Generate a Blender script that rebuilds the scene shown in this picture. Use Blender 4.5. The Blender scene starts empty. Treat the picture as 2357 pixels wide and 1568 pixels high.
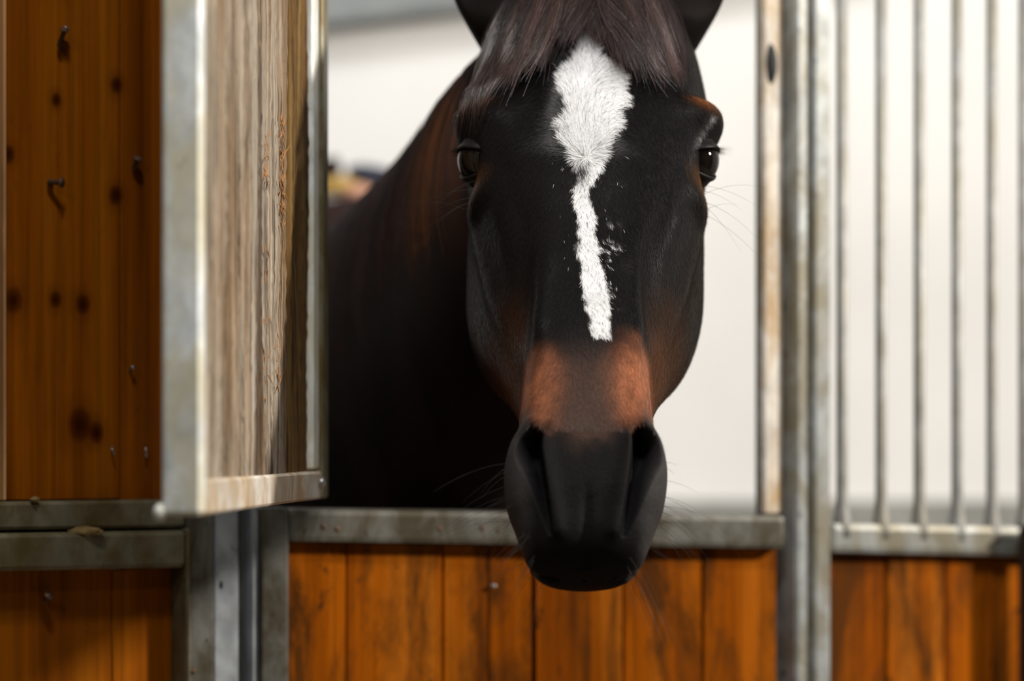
import bpy, bmesh, math, random
import numpy as np
from mathutils import Vector, Matrix

random.seed(7)
RNG = np.random.default_rng(11)
scene = bpy.context.scene
COL = scene.collection

# ------------------------------------------------------------------ camera
F = 5590.0            # focal length in photo pixels (2357 wide)
CX, HOR, ZC = 1178.5, 1020.0, 1.5
cam_d = bpy.data.cameras.new('camera')
cam_d.sensor_width = 36.0
cam_d.lens = F / 2357.0 * 36.0
cam_d.shift_y = (HOR - 784.0) / 2357.0
cam_d.clip_start = 0.05
cam_d.dof.use_dof = True
cam_d.dof.focus_distance = 1.98
cam_d.dof.aperture_fstop = 2.6
cam = bpy.data.objects.new('camera', cam_d)
cam.location = (0, 0, ZC)
cam.rotation_euler = (math.pi / 2, 0, 0)
COL.objects.link(cam)
scene.camera = cam

# ------------------------------------------------------------------ light
scene.view_settings.view_transform = 'Standard'
scene.view_settings.look = 'None'
scene.view_settings.gamma = 1.0
scene.view_settings.exposure = 0.0
scene.view_settings.use_curve_mapping = False
world = bpy.data.worlds.new('world')
scene.world = world
world.use_nodes = True
world.node_tree.nodes['Background'].inputs[0].default_value = (0.9, 0.95, 1.0, 1)
world.node_tree.nodes['Background'].inputs[1].default_value = 0.03


def area(name, loc, target, sx, sy, power, color=(1, 0.95, 0.88), spread=180):
    d = bpy.data.lights.new(name, 'AREA')
    d.shape = 'RECTANGLE'; d.size = sx; d.size_y = sy
    d.energy = power; d.color = color; d.spread = math.radians(spread)
    o = bpy.data.objects.new(name, d)
    o.location = loc
    o.rotation_euler = (Vector(target) - Vector(loc)).to_track_quat('-Z', 'Y').to_euler()
    COL.objects.link(o)
    return o


area('aisle_lamp', (3.0, 1.6, 2.85), (0, 2.1, 1.6), 0.25, 0.25, 155, (1, 0.93, 0.84))
for lx, ly, lz in ((-0.25, 0.95, 3.4), (0.10, 0.80, 3.5), (0.45, 0.95, 3.4)):
    area('overhead_lamp', (lx, ly, lz), (0.05, 2.0, 1.6), 0.2, 0.2, 15, (1, 0.98, 0.95))
area('far_aisle_lamp', (-1.5, -1.6, 3.6), (-0.3, 2.1, 1.5), 0.2, 0.2, 10, (1, 0.93, 0.84))
area('back_wall_fill', (-0.5, 3.3, 3.35), (-0.5, 4.7, 1.75), 3.8, 0.4, 31, (1, 1, 0.99))  # added wide fill to brighten the back wall, no fixture seen


# ------------------------------------------------------------------ helpers
def d_on(line, px):
    """depth at which the ray of pixel column px meets a plan line (pxa, da, pxb, db)"""
    pa, da, pb, db = line
    xa, xb = (pa - CX) * da / F, (pb - CX) * db / F
    k = (px - CX) / F
    ex, ey = xb - xa, db - da
    t = (k * da - xa) / (ex - k * ey)
    return da + t * ey


def at(px, py, d):
    return Vector(((px - CX) * d / F, d, ZC - (py - HOR) * d / F))


def root(name, label, cat, loc, group=None, kind=None):
    o = bpy.data.objects.new(name, None)
    o.empty_display_size = 0.05
    o.location = loc
    COL.objects.link(o)
    o['label'] = label
    if cat: o['category'] = cat
    if group: o['group'] = group
    if kind: o['kind'] = kind
    return o


def link(name, me, mat, parent=None, smooth=False, **props):
    o = bpy.data.objects.new(name, me)
    if mat is not None and not me.materials:
        me.materials.append(mat)
    COL.objects.link(o)
    if parent is not None:
        o.parent = parent
        if parent.type == 'EMPTY' and parent.parent is None:
            o.matrix_parent_inverse = Matrix.Translation(-Vector(parent.location))
    if smooth:
        me.shade_smooth()
    for k, v in props.items():
        o[k] = v
    return o


def mesh_np(name, V, Fc):
    me = bpy.data.meshes.new(name)
    V = np.asarray(V, dtype=np.float32); Fc = np.asarray(Fc, dtype=np.int32)
    me.vertices.add(len(V)); me.vertices.foreach_set('co', V.ravel())
    n, k = Fc.shape
    me.loops.add(n * k); me.loops.foreach_set('vertex_index', Fc.ravel())
    me.polygons.add(n)
    me.polygons.foreach_set('loop_start', np.arange(0, n * k, k, dtype=np.int32))
    me.update(calc_edges=True); me.validate()
    return me


def hexa(name, c8, mat, parent=None, bev=0.0015, seg=1, **props):
    """c8: bottom ring 4 then top ring 4 (world)"""
    bm = bmesh.new()
    v = [bm.verts.new(p) for p in c8]
    for f in ((3, 2, 1, 0), (4, 5, 6, 7), (0, 1, 5, 4), (1, 2, 6, 5), (2, 3, 7, 6), (3, 0, 4, 7)):
        bm.faces.new([v[i] for i in f])
    bmesh.ops.recalc_face_normals(bm, faces=bm.faces)
    if bev > 0:
        bmesh.ops.bevel(bm, geom=list(bm.edges), offset=bev, segments=seg, affect='EDGES', profile=0.6)
    me = bpy.data.meshes.new(name)
    bm.to_mesh(me); bm.free()
    return link(name, me, mat, parent, **props)


def slab(name, line, x0, x1, ytop, ybot, thick, off, mat, parent, bev=0.0015, ztop=None, zbot=None, **props):
    """box on a plan line between pixel columns x0..x1, proud of the line by off (towards the viewer)"""
    pa, da, pb, db = line
    A, B = at(pa, HOR, da), at(pb, HOR, db)
    e = (B - A).normalized(); n = Vector((e.y, -e.x, 0))
    out = []
    yt = ytop if isinstance(ytop, tuple) else (ytop, ytop)
    yb = ybot if isinstance(ybot, tuple) else (ybot, ybot)
    P0, P1 = at(x0, HOR, d_on(line, x0)), at(x1, HOR, d_on(line, x1))
    rows = []
    for ys, zz in ((yb, zbot), (yt, ztop)):
        z0 = zz if zz is not None else ZC - (ys[0] - HOR) * P0.y / F
        z1 = zz if zz is not None else ZC - (ys[1] - HOR) * P1.y / F
        f0 = P0 + n * off; f1 = P1 + n * off
        b0 = P0 + n * (off - thick); b1 = P1 + n * (off - thick)
        rows += [Vector((f0.x, f0.y, z0)), Vector((f1.x, f1.y, z1)), Vector((b1.x, b1.y, z1)), Vector((b0.x, b0.y, z0))]
    return hexa(name, rows, mat, parent, bev, **props)


def tube(name, pts, r, mat, parent=None, n=10, cap=True, **props):
    """round bar through points; r float or list"""
    pts = [Vector(p) for p in pts]
    rs = r if isinstance(r, (list, tuple)) else [r] * len(pts)
    V, Fc = [], []
    for i, p in enumerate(pts):
        t = (pts[min(i + 1, len(pts) - 1)] - pts[max(i - 1, 0)]).normalized()
        a = t.orthogonal().normalized() if i == 0 else (a - t * a.dot(t)).normalized()
        b = t.cross(a)
        for k in range(n):
            th = 2 * math.pi * k / n
            V.append(p + (a * math.cos(th) + b * math.sin(th)) * rs[i])
    bm = bmesh.new()
    vs = [bm.verts.new(v) for v in V]
    for i in range(len(pts) - 1):
        for k in range(n):
            k2 = (k + 1) % n
            bm.faces.new((vs[i * n + k], vs[i * n + k2], vs[(i + 1) * n + k2], vs[(i + 1) * n + k]))
    if cap:
        bm.faces.new(vs[:n][::-1]); bm.faces.new(vs[-n:])
    me = bpy.data.meshes.new(name)
    bm.to_mesh(me); bm.free()
    return link(name, me, mat, parent, smooth=True, **props)


def blob(name, c, r, mat, parent=None, noise=0.0, axes=None, seg=16, **props):
    bm = bmesh.new()
    bmesh.ops.create_uvsphere(bm, u_segments=seg, v_segments=seg // 2 + 2, radius=1.0)
    for v in bm.verts:
        k = 1 + noise * (random.random() - .5)
        p = Vector((v.co.x * r[0], v.co.y * r[1], v.co.z * r[2])) * k
        if axes: p = axes @ p
        v.co = p + Vector(c)
    me = bpy.data.meshes.new(name)
    bm.to_mesh(me); bm.free()
    return link(name, me, mat, parent, smooth=True, **props)


# ------------------------------------------------------------------ materials
def new_mat(name):
    m = bpy.data.materials.new(name)
    m.use_nodes = True
    nt = m.node_tree
    return m, nt, nt.nodes['Principled BSDF']


class N:
    def __init__(s, nt): s.nt = nt
    def add(s, t, **kw):
        n = s.nt.nodes.new(t)
        for k, v in kw.items(): setattr(n, k, v)
        return n
    def lk(s, a, b): s.nt.links.new(a, b)
    def coords(s, scale, rand=0.0):
        tc = s.add('ShaderNodeTexCoord'); mp = s.add('ShaderNodeMapping')
        mp.inputs['Scale'].default_value = scale
        s.lk(tc.outputs['Object'], mp.inputs['Vector'])
        if rand:
            oi = s.add('ShaderNodeObjectInfo')
            mu = s.add('ShaderNodeMath', operation='MULTIPLY'); mu.inputs[1].default_value = rand
            s.lk(oi.outputs['Random'], mu.inputs[0]); s.lk(mu.outputs[0], mp.inputs['Location'])
        return mp.outputs[0]
    def noise(s, vec, scale, detail=4, rough=0.55, dist=0.0):
        n = s.add('ShaderNodeTexNoise'); n.inputs['Scale'].default_value = scale
        n.inputs['Detail'].default_value = detail; n.inputs['Roughness'].default_value = rough
        n.inputs['Distortion'].default_value = dist
        s.lk(vec, n.inputs['Vector']); return n.outputs['Fac']
    def ramp(s, fac, stops):
        r = s.add('ShaderNodeValToRGB'); e = r.color_ramp.elements
        while len(e) < len(stops): e.new(0.5)
        for i, (p, c) in enumerate(stops):
            e[i].position = p
            e[i].color = (c, c, c, 1) if not isinstance(c, (tuple, list)) else (*c, 1)
        s.lk(fac, r.inputs[0]); return r.outputs[0]
    def mix(s, fac, a, b, mode='MIX'):
        m = s.add('ShaderNodeMix', data_type='RGBA', blend_type=mode)
        for sock, v in ((m.inputs[0], fac), (m.inputs[6], a), (m.inputs[7], b)):
            if hasattr(v, 'is_output'): s.lk(v, sock)
            elif isinstance(v, (int, float)): sock.default_value = v if sock == m.inputs[0] else (v, v, v, 1)
            else: sock.default_value = (*v, 1)
        return m.outputs[2]
    def math(s, op, a, b=0.0, clamp=False):
        m = s.add('ShaderNodeMath', operation=op, use_clamp=clamp)
        for i, v in enumerate((a, b)):
            if hasattr(v, 'is_output'): s.lk(v, m.inputs[i])
            else: m.inputs[i].default_value = v
        return m.outputs[0]
    def bump(s, h, strength, dist, bsdf):
        b = s.add('ShaderNodeBump'); b.inputs['Strength'].default_value = strength
        b.inputs['Distance'].default_value = dist
        s.lk(h, b.inputs['Height']); s.lk(b.outputs[0], bsdf.inputs['Normal'])


def wood(name, dark, mid, light, knots=(), stain=0.35, stain_col=(0.055, 0.019, 0.004), rough=0.5, lam=22.0):
    m, nt, bs = new_mat(name); n = N(nt)
    fine = n.noise(n.coords((150, 150, 3.0), 9.0), 1.0, 5, 0.6, 0.4)
    broad = n.noise(n.coords((lam, lam, 0.7), 31.0), 1.0, 3, 0.5, 0.6)
    col = n.ramp(broad, [(0.28, dark), (0.5, mid), (0.74, light)])
    fm = n.ramp(fine, [(0.3, 0.55), (0.6, 1.0), (0.8, 1.25)])
    col = n.mix(0.8, col, fm, 'MULTIPLY')
    # dirt with a shape of its own
    st = n.noise(n.coords((15, 15, 4.0), 17.0), 1.0, 6, 0.7, 0.5)
    sm = n.ramp(st, [(0.45, 0.0), (0.60, 1.0)])
    sm2 = n.math('MULTIPLY', sm, stain)
    col = n.mix(sm2, col, stain_col)
    sp = n.noise(n.coords((70, 70, 38), 23.0), 1.0, 3, 0.6)
    col = n.mix(n.math('MULTIPLY', n.ramp(sp, [(0.66, 0.0), (0.74, 1.0)]), stain), col, stain_col)
    if knots:
        tc = n.add('ShaderNodeTexCoord')
        wob = n.noise(n.coords((60, 60, 30)), 1.0, 2)
        wob = n.math('MULTIPLY', n.math('SUBTRACT', wob, 0.5), 0.5)
        for (kp, kr) in knots:
            sub = n.add('ShaderNodeVectorMath', operation='SUBTRACT'); n.lk(tc.outputs['Object'], sub.inputs[0])
            sub.inputs[1].default_value = kp
            mul = n.add('ShaderNodeVectorMath', operation='MULTIPLY'); n.lk(sub.outputs[0], mul.inputs[0])
            mul.inputs[1].default_value = (1 / kr, 0.4 / kr, 0.62 / kr)
            ln = n.add('ShaderNodeVectorMath', operation='LENGTH'); n.lk(mul.outputs[0], ln.inputs[0])
            dd = n.math('ADD', ln.outputs['Value'], wob)
            ring = n.ramp(n.math('MULTIPLY', dd, 0.33), [(0.12, 1.0), (0.33, 0.75), (0.5, 0.25), (0.95, 0.0)])
            col = n.mix(ring, col, (dark[0] * 0.25, dark[1] * 0.18, dark[2] * 0.15))
    n.lk(col, bs.inputs['Base Color'])
    bs.inputs['Roughness'].default_value = rough
    bs.inputs['Specular IOR Level'].default_value = 0.03
    n.bump(fine, 0.35, 0.0015, bs)
    return m


def weathered(name, tint=(1, 1, 1), crack=0.85):
    m, nt, bs = new_mat(name); n = N(nt)
    fine = n.noise(n.coords((260, 120, 5.0), 5.0), 1.0, 6, 0.65, 0.6)
    mid = n.noise(n.coords((70, 30, 1.6), 7.0), 1.0, 5, 0.6, 0.8)
    big = n.noise(n.coords((26, 11, 2.4), 3.0), 1.0, 4, 0.6, 0.5)
    col = n.ramp(mid, [(0.22, (0.13, 0.075, 0.035)), (0.40, (0.29, 0.20, 0.125)), (0.55, (0.42, 0.345, 0.26)), (0.75, (0.56, 0.51, 0.44))])
    col = n.mix(n.ramp(big, [(0.46, 0.0), (0.62, 0.6)]), col, (0.27, 0.15, 0.06))
    fm = n.ramp(fine, [(0.33, 0.06), (0.45, 0.7), (0.66, 1.15)])
    col = n.mix(0.9, col, fm, 'MULTIPLY')
    dk = n.noise(n.coords((46, 18, 2.6), 13.0), 1.0, 5, 0.65, 0.6)
    col = n.mix(n.ramp(dk, [(0.53, 0.0), (0.64, crack)]), col, (0.045, 0.028, 0.018))
    col = n.mix(1.0, col, tint, 'MULTIPLY')
    n.lk(col, bs.inputs['Base Color'])
    bs.inputs['Roughness'].default_value = 0.85
    bs.inputs['Specular IOR Level'].default_value = 0.15
    n.bump(n.math('ADD', fine, mid), 1.0, 0.007, bs)
    return m


def galvanised(name, base=(0.34, 0.35, 0.34), dirt=(0.16, 0.12, 0.05), dirt_amt=0.6, spots=0.5, rough=0.5, metal=0.35):
    m, nt, bs = new_mat(name); n = N(nt)
    sp = n.noise(n.coords((45, 45, 30), 7.0), 1.0, 4, 0.6, 0.3)
    big = n.noise(n.coords((20, 20, 11), 11.0), 1.0, 5, 0.68, 0.5)
    dots = n.noise(n.coords((95, 95, 70), 19.0), 1.0, 2, 0.5)
    b2 = tuple(c * 0.62 for c in base)
    col = n.ramp(sp, [(0.3, b2), (0.6, base), (0.8, tuple(min(1, c * 1.25) for c in base))])
    dm = n.math('MULTIPLY', n.ramp(big, [(0.40, 0.0), (0.60, 1.0)]), dirt_amt)
    col = n.mix(dm, col, dirt)
    dk = n.math('MULTIPLY', n.ramp(dots, [(0.68, 0.0), (0.76, 1.0)]), spots)
    col = n.mix(dk, col, (0.02, 0.016, 0.012))
    n.lk(col, bs.inputs['Base Color'])
    bs.inputs['Metallic'].default_value = metal
    bs.inputs['Roughness'].default_value = rough
    n.bump(n.math('ADD', sp, dots), 0.25, 0.001, bs)
    return m


def plain(name, color, rough=0.6, spec=0.3, var=0.15, scale=30.0, metal=0.0, bumpd=0.0008):
    m, nt, bs = new_mat(name); n = N(nt)
    f = n.noise(n.coords((1, 1, 1)), scale, 4, 0.6)
    col = n.ramp(f, [(0.3, tuple(c * (1 - var) for c in color)), (0.7, tuple(min(1, c * (1 + var)) for c in color))])
    n.lk(col, bs.inputs['Base Color'])
    bs.inputs['Roughness'].default_value = rough
    bs.inputs['Specular IOR Level'].default_value = spec
    bs.inputs['Metallic'].default_value = metal
    if bumpd: n.bump(f, 0.4, bumpd, bs)
    return m


LW = (0, 2.10, 405, 2.20)        # left wall plan line
DR = (590, 2.24, 1800, 2.42)     # low door
RW = (1890, 2.47, 2357, 2.58)    # right wall

kn = []
for (x, y, r) in ((30, 692, 15), (128, 690, 10), (191, 700, 12), (183, 978, 19), (222, 996, 12), (267, 450, 11),
                  (20, 355, 10), (268, 196, 10), (130, 230, 8)):
    d = d_on(LW, x)
    kn.append((tuple(at(x, y, d)), r * d / F))
M = dict(
    plaster=plain('white_plaster', (0.80, 0.79, 0.77), 0.9, 0.1, 0.03, 3.0, bumpd=0.002),
    dado=plain('grey_render', (0.30, 0.30, 0.28), 0.9, 0.1, 0.25, 9.0),
    floor=plain('concrete_floor', (0.22, 0.20, 0.17), 0.9, 0.2, 0.3, 5.0),
    ceiling=plain('ceiling_boards', (0.35, 0.36, 0.36), 0.8, 0.2, 0.1, 4.0),
    beam=plain('grey_beam', (0.24, 0.255, 0.255), 0.8, 0.2, 0.12, 9.0),
    wood_left=wood('stained_boards_smooth', (0.17, 0.042, 0.0015), (0.28, 0.074, 0.002), (0.37, 0.115, 0.005), kn, 0.22),
    wood_door=wood('stained_boards_door', (0.140, 0.028, 0.001), (0.300, 0.071, 0.0012), (0.45, 0.135, 0.010), (), 0.9),
    edge=wood('lit_board_edge', (0.45, 0.2, 0.07), (0.6, 0.33, 0.14), (0.7, 0.42, 0.2)),  # pale tone stands in for light on a plank's bevelled edge
    old=weathered('weathered_boards'),
    old_brown_shaded=weathered('brown_worn_shaded_board', (0.5, 0.36, 0.15)),  # brown board, tinted darker still for the shadow of the head
    galv=galvanised('galvanised_grimy', (0.17, 0.165, 0.145), (0.055, 0.042, 0.018), 0.9, 0.8),
    galv_mid=galvanised('galvanised_dirty', (0.30, 0.315, 0.31), (0.15, 0.125, 0.07), 0.8, 0.7),
    galv_green=galvanised('galvanised_stained_shaded', (0.20, 0.18, 0.115), (0.10, 0.066, 0.014), 0.85, 0.6),
    galv_clean=galvanised('galvanised_pale', (0.40, 0.43, 0.46), (0.24, 0.24, 0.22), 0.4, 0.35),
    galv_leaf=galvanised('galvanised_leaf', (0.78, 0.81, 0.80), (0.58, 0.52, 0.34), 0.75, 0.3, 0.6, 0.15),
    tan=galvanised('rust_streaked', (0.58, 0.54, 0.48), (0.36, 0.23, 0.10), 0.9, 0.2, 0.7, 0.0),
    bar=galvanised('galvanised_bar', (0.30, 0.30, 0.29), (0.2, 0.17, 0.10), 0.5, 0.2),
    black=plain('hole_shade', (0.012, 0.012, 0.012), 0.6),
    steel=plain('nail_steel', (0.35, 0.34, 0.32), 0.35, 0.5, 0.2, 200, 0.8),
    rusty=plain('rusty_nail', (0.10, 0.055, 0.03), 0.6, 0.4, 0.3, 300, 0.3),
    dirt=plain('dried_dirt', (0.22, 0.15, 0.06), 0.95, 0.1, 0.4, 120),
    splinter=plain('fresh_splinter', (0.34, 0.155, 0.055), 0.8, 0.1, 0.3, 60),
    dark_post=plain('dark_brown', (0.02, 0.012, 0.008), 0.5),  # even, very dark brown
)

# ------------------------------------------------------------------ the setting
def quadbox(name, lo, hi, mat, kind='structure', label=None):
    (x0, y0, z0), (x1, y1, z1) = lo, hi
    c = [(x0, y0, z0), (x1, y0, z0), (x1, y1, z0), (x0, y1, z0), (x0, y0, z1), (x1, y0, z1), (x1, y1, z1), (x0, y1, z1)]
    o = hexa(name, [Vector(p) for p in c], mat, None, 0)
    o['kind'] = kind
    if label: o['label'] = label
    return o


YW = 4.6
quadbox('floor', (-3.2, -1.5, -0.1), (3.2, YW, 0.0), M['floor'], label='concrete stable floor')
quadbox('wall_back', (-3.2, YW, 0.0), (3.2, YW + 0.15, 3.6), M['plaster'], label='white plastered back wall of the stall')
quadbox('wall_left', (-3.35, 2.3, 0.0), (-3.2, YW, 3.6), M['plaster'], label='white plastered side wall, left')
quadbox('wall_right', (3.2, 2.3, 0.0), (3.35, YW, 3.6), M['plaster'], label='white plastered side wall, right')
quadbox('ceiling', (-3.3, 2.9, 3.6), (3.3, YW + 0.1, 3.7), M['ceiling'], label='pale grey ceiling over the stall')
zb = at(0, 1152, YW).z
quadbox('baseboard_back', (-3.2, YW - 0.06, 0.0), (3.2, YW, zb), M['dado'], label='grey rendered kick wall along the back wall')
# sloping grey beam under the ceiling
p0, p1 = at(100, 134, 4.54), at(2000, -86, 4.54)
o = hexa('trim_1', [p0 + Vector((0, -.02, 0)), p1 + Vector((0, -.02, 0)), p1 + Vector((0, .055, 0)), p0 + Vector((0, .055, 0)),
                    p0 + Vector((0, -.02, .9)), p1 + Vector((0, -.02, .9)), p1 + Vector((0, .055, .9)), p0 + Vector((0, .055, .9))], M['beam'], None, 0.004)
o['kind'] = 'structure'; o['label'] = 'grey beam sloping across the top of the back wall'

# ------------------------------------------------------------------ left boarded wall
def base_of(line, px):
    p = at(px, HOR, d_on(line, px)); return (p.x, p.y, 0.0)


ZT = 2.95
lw = root('boarded_partition', 'orange-brown boarded partition with knots and bent nails, left of the open hatch', 'partition', base_of(LW, 200))
up = [(-420, -170), (-168, 1), (13, 276.5), (278, 470)]
for i, (a, b) in enumerate(up):
    slab('plank', LW, a, b, 0, (1153, 1150), 0.022, 0.0 if i != 1 else -0.012, M['wood_left'], lw, 0.0012, ztop=ZT)
slab('lit_bevel', LW, 5.5, 12.5, 0, (1153, 1153), 0.02, 0.003, M['edge'], lw, 0.001, ztop=ZT)  # pale strip painted as the lit bevel of the plank
for (a, b) in ((-420, -120), (-119, 264), (265.5, 404)):
    slab('plank', LW, a, b, (1312, 1303), 0, 0.022, -0.006, M['wood_left'], lw, 0.0012, zbot=0.16)
slab('rail', LW, -420, 412, (1160, 1149), (1225, 1214), 0.034, 0.014, M['galv_green'], lw, 0.003)
slab('rail', LW, -420, 408, (1233, 1220), (1322, 1304), 0.040, 0.020, M['galv_green'], lw, 0.004)
slab('rail', LW, -420, 408, 0, 0, 0.040, 0.016, M['galv_green'], lw, 0.004, ztop=0.16, zbot=0.08)
slab('stile', LW, 404, 414, (1216, 1214), 0, 0.05, 0.022, M['galv_green'], lw, 0.002, zbot=0.0)
slab('stile', LW, -450, -421, 0, 0, 0.05, 0.022, M['galv_green'], lw, 0.002, ztop=ZT, zbot=0.0)
# shadow gap backing
slab('backing_strip', LW, -420, 410, (1215, 1205), (1240, 1230), 0.02, -0.012, M['rusty'], lw, 0.0)
blob('dirt_clump', at(195, 1224, d_on(LW, 195) - 0.018), (0.017, 0.006, 0.0042), M['dirt'], lw, 0.5)
blob('dirt_clump', at(80, 1150, d_on(LW, 80) - 0.016), (0.004, 0.004, 0.0022), M['dirt'], lw, 0.5)


def nail(px, py, line, dirx, dirz, length, r, mat, off=0.0, head=True):
    d = d_on(line, px)
    p = at(px, py, d - 0.001)
    out = Vector((0.0, -1, 0))
    q = p + out * length * 0.30
    e = q + Vector((dirx, -0.25, dirz)).normalized() * length * 0.6
    pts = [p - out * 0.004, p + out * length * 0.15, q, e]
    rs = [r, r, r, r * 0.9]
    if head:
        pts += [e + (e - q).normalized() * 0.0004, e + (e - q).normalized() * 0.002]
        rs += [r * 1.8, r * 1.8]
    return tube('nail', pts, rs, mat, lw, 8)


nail(140, 108, LW, 0.35, 0.9, 0.022, 0.0024, M['rusty'])
nail(145, 92, LW, 0.4, 0.9, 0.016, 0.0014, M['steel'])
nail(312, 388, LW, 0.2, 0.5, 0.014, 0.0026, M['rusty'])
nail(116, 420, LW, 0.95, -0.1, 0.018, 0.0026, M['rusty'])
nail(258, 1030, LW, 0.4, -0.8, 0.012, 0.0010, M['steel'], head=False)
nail(338, 1052, LW, 0.0, 0.9, 0.014, 0.0010, M['steel'], head=False)
nail(106, 1380, LW, 0.3, 0.3, 0.008, 0.0026, M['rusty'])
nail(300, 852, LW, 0.3, 0.2, 0.006, 0.0012, M['steel'])

# ------------------------------------------------------------------ left post
PL = (405, 2.205, 600, 2.24)
pl = root('steel_post', 'galvanised steel post between the boarded partition and the low door', 'post', base_of(PL, 500), 'stall posts')
slab('post_face', PL, 415, 481, 0, 0, 0.06, 0.016, M['galv'], pl, 0.002, ztop=ZT, zbot=0)
fl = slab('post_face', PL, 482, 541, 0, 0, 0.055, 0.011, M['galv_clean'], pl, 0.002, ztop=ZT, zbot=0)
slab('groove_channel', PL, 541, 571, 0, 0, 0.03, -0.014, M['bar'], pl, 0.0, ztop=ZT, zbot=0)
slab('post_lip', PL, 571, 588, 0, 0, 0.05, 0.010, M['galv_clean'], pl, 0.0015, ztop=ZT, zbot=0)
blob('bolt_hole', at(507, 1347, d_on(PL, 507) - 0.0105), (0.0024, 0.0015, 0.0046), M['black'], pl)  # black bump stands in for the shade inside the hole
blob('bolt', at(437, 1545, d_on(PL, 437) - 0.016), (0.006, 0.003, 0.003), M['rusty'], pl, 0.3)

# ------------------------------------------------------------------ low door below the hatch
dr = root('low_door', 'orange-brown planked low door with grey steel frame under the horse\'s head', 'door', base_of(DR, 1200))
slab('stile', DR, 591, 655, (1166, 1167), 0, 0.04, 0.016, M['galv'], dr, 0.002, zbot=0.06)
slab('top_rail', DR, 656, 1794, (1170, 1186), (1247, 1263), 0.050, 0.014, M['galv'], dr, 0.0055, seg=2)
for (a, b) in ((661, 797), (798, 1019), (1022, 1125), (1126, 1230), (1232, 1434), (1436, 1619), (1621, 1790)):
    ta, tb = [1246 + 16 * (x - 656) / 1141 for x in (a, b)]
    slab('plank', DR, a, b, (ta, tb), 0, 0.022, random.uniform(-0.002, 0.001) - 0.002, M['wood_door'], dr, 0.0018, zbot=0.14)
slab('bottom_rail', DR, 656, 1794, 0, 0, 0.045, 0.014, M['galv'], dr, 0.003, ztop=0.14, zbot=0.06)
for (x, y) in ((775, 1218), (1010, 1217), (1145, 1221), (1108, 1216), (743, 1212)):
    blob('rivet', at(x, y, d_on(DR, x) - 0.014), (0.0028, 0.0016, 0.0032), M['rusty'], dr, 0.3, seg=10)
blob('screw', at(1135, 1349, d_on(DR, 1135) - 0.001), (0.0036, 0.002, 0.002), M['steel'], dr, seg=10)

# ------------------------------------------------------------------ right post and slotted upright
PR = (1740, 2.41, 1890, 2.47)
pr = root('steel_post', 'double galvanised steel post between low door and barred panel', 'post', base_of(PR, 1840), 'stall posts')
slab('post_face', PR, 1800, 1829, 0, 0, 0.06, 0.020, M['galv_mid'], pr, 0.003, ztop=ZT, zbot=0)
slab('groove_channel', PR, 1828, 1846, 0, 0, 0.03, 0.002, M['galv_green'], pr, 0.0, ztop=ZT, zbot=0)
slab('post_face', PR, 1845, 1885, 0, 0, 0.06, 0.018, M['galv_mid'], pr, 0.003, ztop=ZT, zbot=0)
for y in (265, 340):
    blob('bolt', at(1872, y, d_on(PR, 1872) - 0.018), (0.004, 0.003, 0.006), M['rusty'], pr, seg=10)
us = root('slotted_upright', 'rust-streaked pale steel upright with a black oval slot, beside the post', 'upright', base_of(PR, 1772))
slab('upright_bar', PR, 1753, 1797, 0, (1184, 1184), 0.010, 0.004, M['tan'], us, 0.002, ztop=ZT)
blob('slot_shade', at(1771, 147, d_on(PR, 1771) - 0.0045), (0.0080, 0.005, 0.0205), M['black'], us, seg=20)  # black oval stands in for the shade inside the hollow slot

# ------------------------------------------------------------------ right barred panel
rw = root('barred_panel', 'planked panel with grey rail below the row of vertical bars', 'partition', base_of(RW, 2100))
slab('top_rail', RW, 1894, 2760, (1203, 1219), (1272, 1290), 0.050, 0.014, M['galv_mid'], rw, 0.0065, seg=2)
for (a, b) in ((1896, 2041), (2043, 2174), (2176, 2290), (2292, 2430), (2432, 2590), (2592, 2760)):
    slab('plank', RW, a, b, 1268 + (a - 1890) * .035, 0, 0.022, random.uniform(-0.003, 0.0), M['wood_door'], rw, 0.002, zbot=0.14)
slab('bottom_rail', RW, 1894, 2760, 0, 0, 0.045, 0.014, M['galv_mid'], rw, 0.003, ztop=0.14, zbot=0.06)
slab('header_rail', RW, 1894, 2760, 0, 0, 0.045, 0.014, M['galv_mid'], rw, 0.003, ztop=2.75, zbot=2.69)
bar0 = None
for x in (1938, 2028, 2116, 2203, 2283, 2357, 2436, 2514, 2590, 2664):
    d = d_on(RW, x) - 0.006
    p = at(x, 1211 + (x - 1888) * 0.032, d); r = 0.0060
    tube('bar', [p + Vector((0, 0, -.01)), p, p + Vector((0, 0, .010)), p + Vector((0, 0, .030)), Vector((p.x, p.y, 2.70))],
         [r * 1.7, r * 1.7, r * 1.45, r, r], M['bar'], rw, 12)
# dark upright at the right edge of view
DK = (2300, 2.515, 2500, 2.56)
dk = root('dark_upright', 'dark brown upright at the right edge of the barred panel', 'post', base_of(DK, 2400))
slab('upright_bar', DK, 2362, 2440, 1216, 0, 0.016, 0.0, M['dark_post'], dk, 0.003, zbot=0)
slab('cap', DK, 2358, 2444, 1210, 1217, 0.019, 0.003, M['dark_post'], dk, 0.002)

# ------------------------------------------------------------------ open hatch leaf, swung towards the viewer
Np = at(465, HOR, 1.65); Fp = at(756, HOR, 2.2)
Np.z = Fp.z = 0
le = (Fp - Np); LL = le.length; le.normalize(); ln = Vector((le.y, -le.x, 0))   # ln: face normal, to the right
ZLB = ZC - (1188 - HOR) * 1.65 / F
lf = root('hatch_leaf', 'weathered splintery hatch leaf in pale galvanised frame, swung open beside the horse', 'hatch', (Np.x, Np.y, ZLB))


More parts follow.
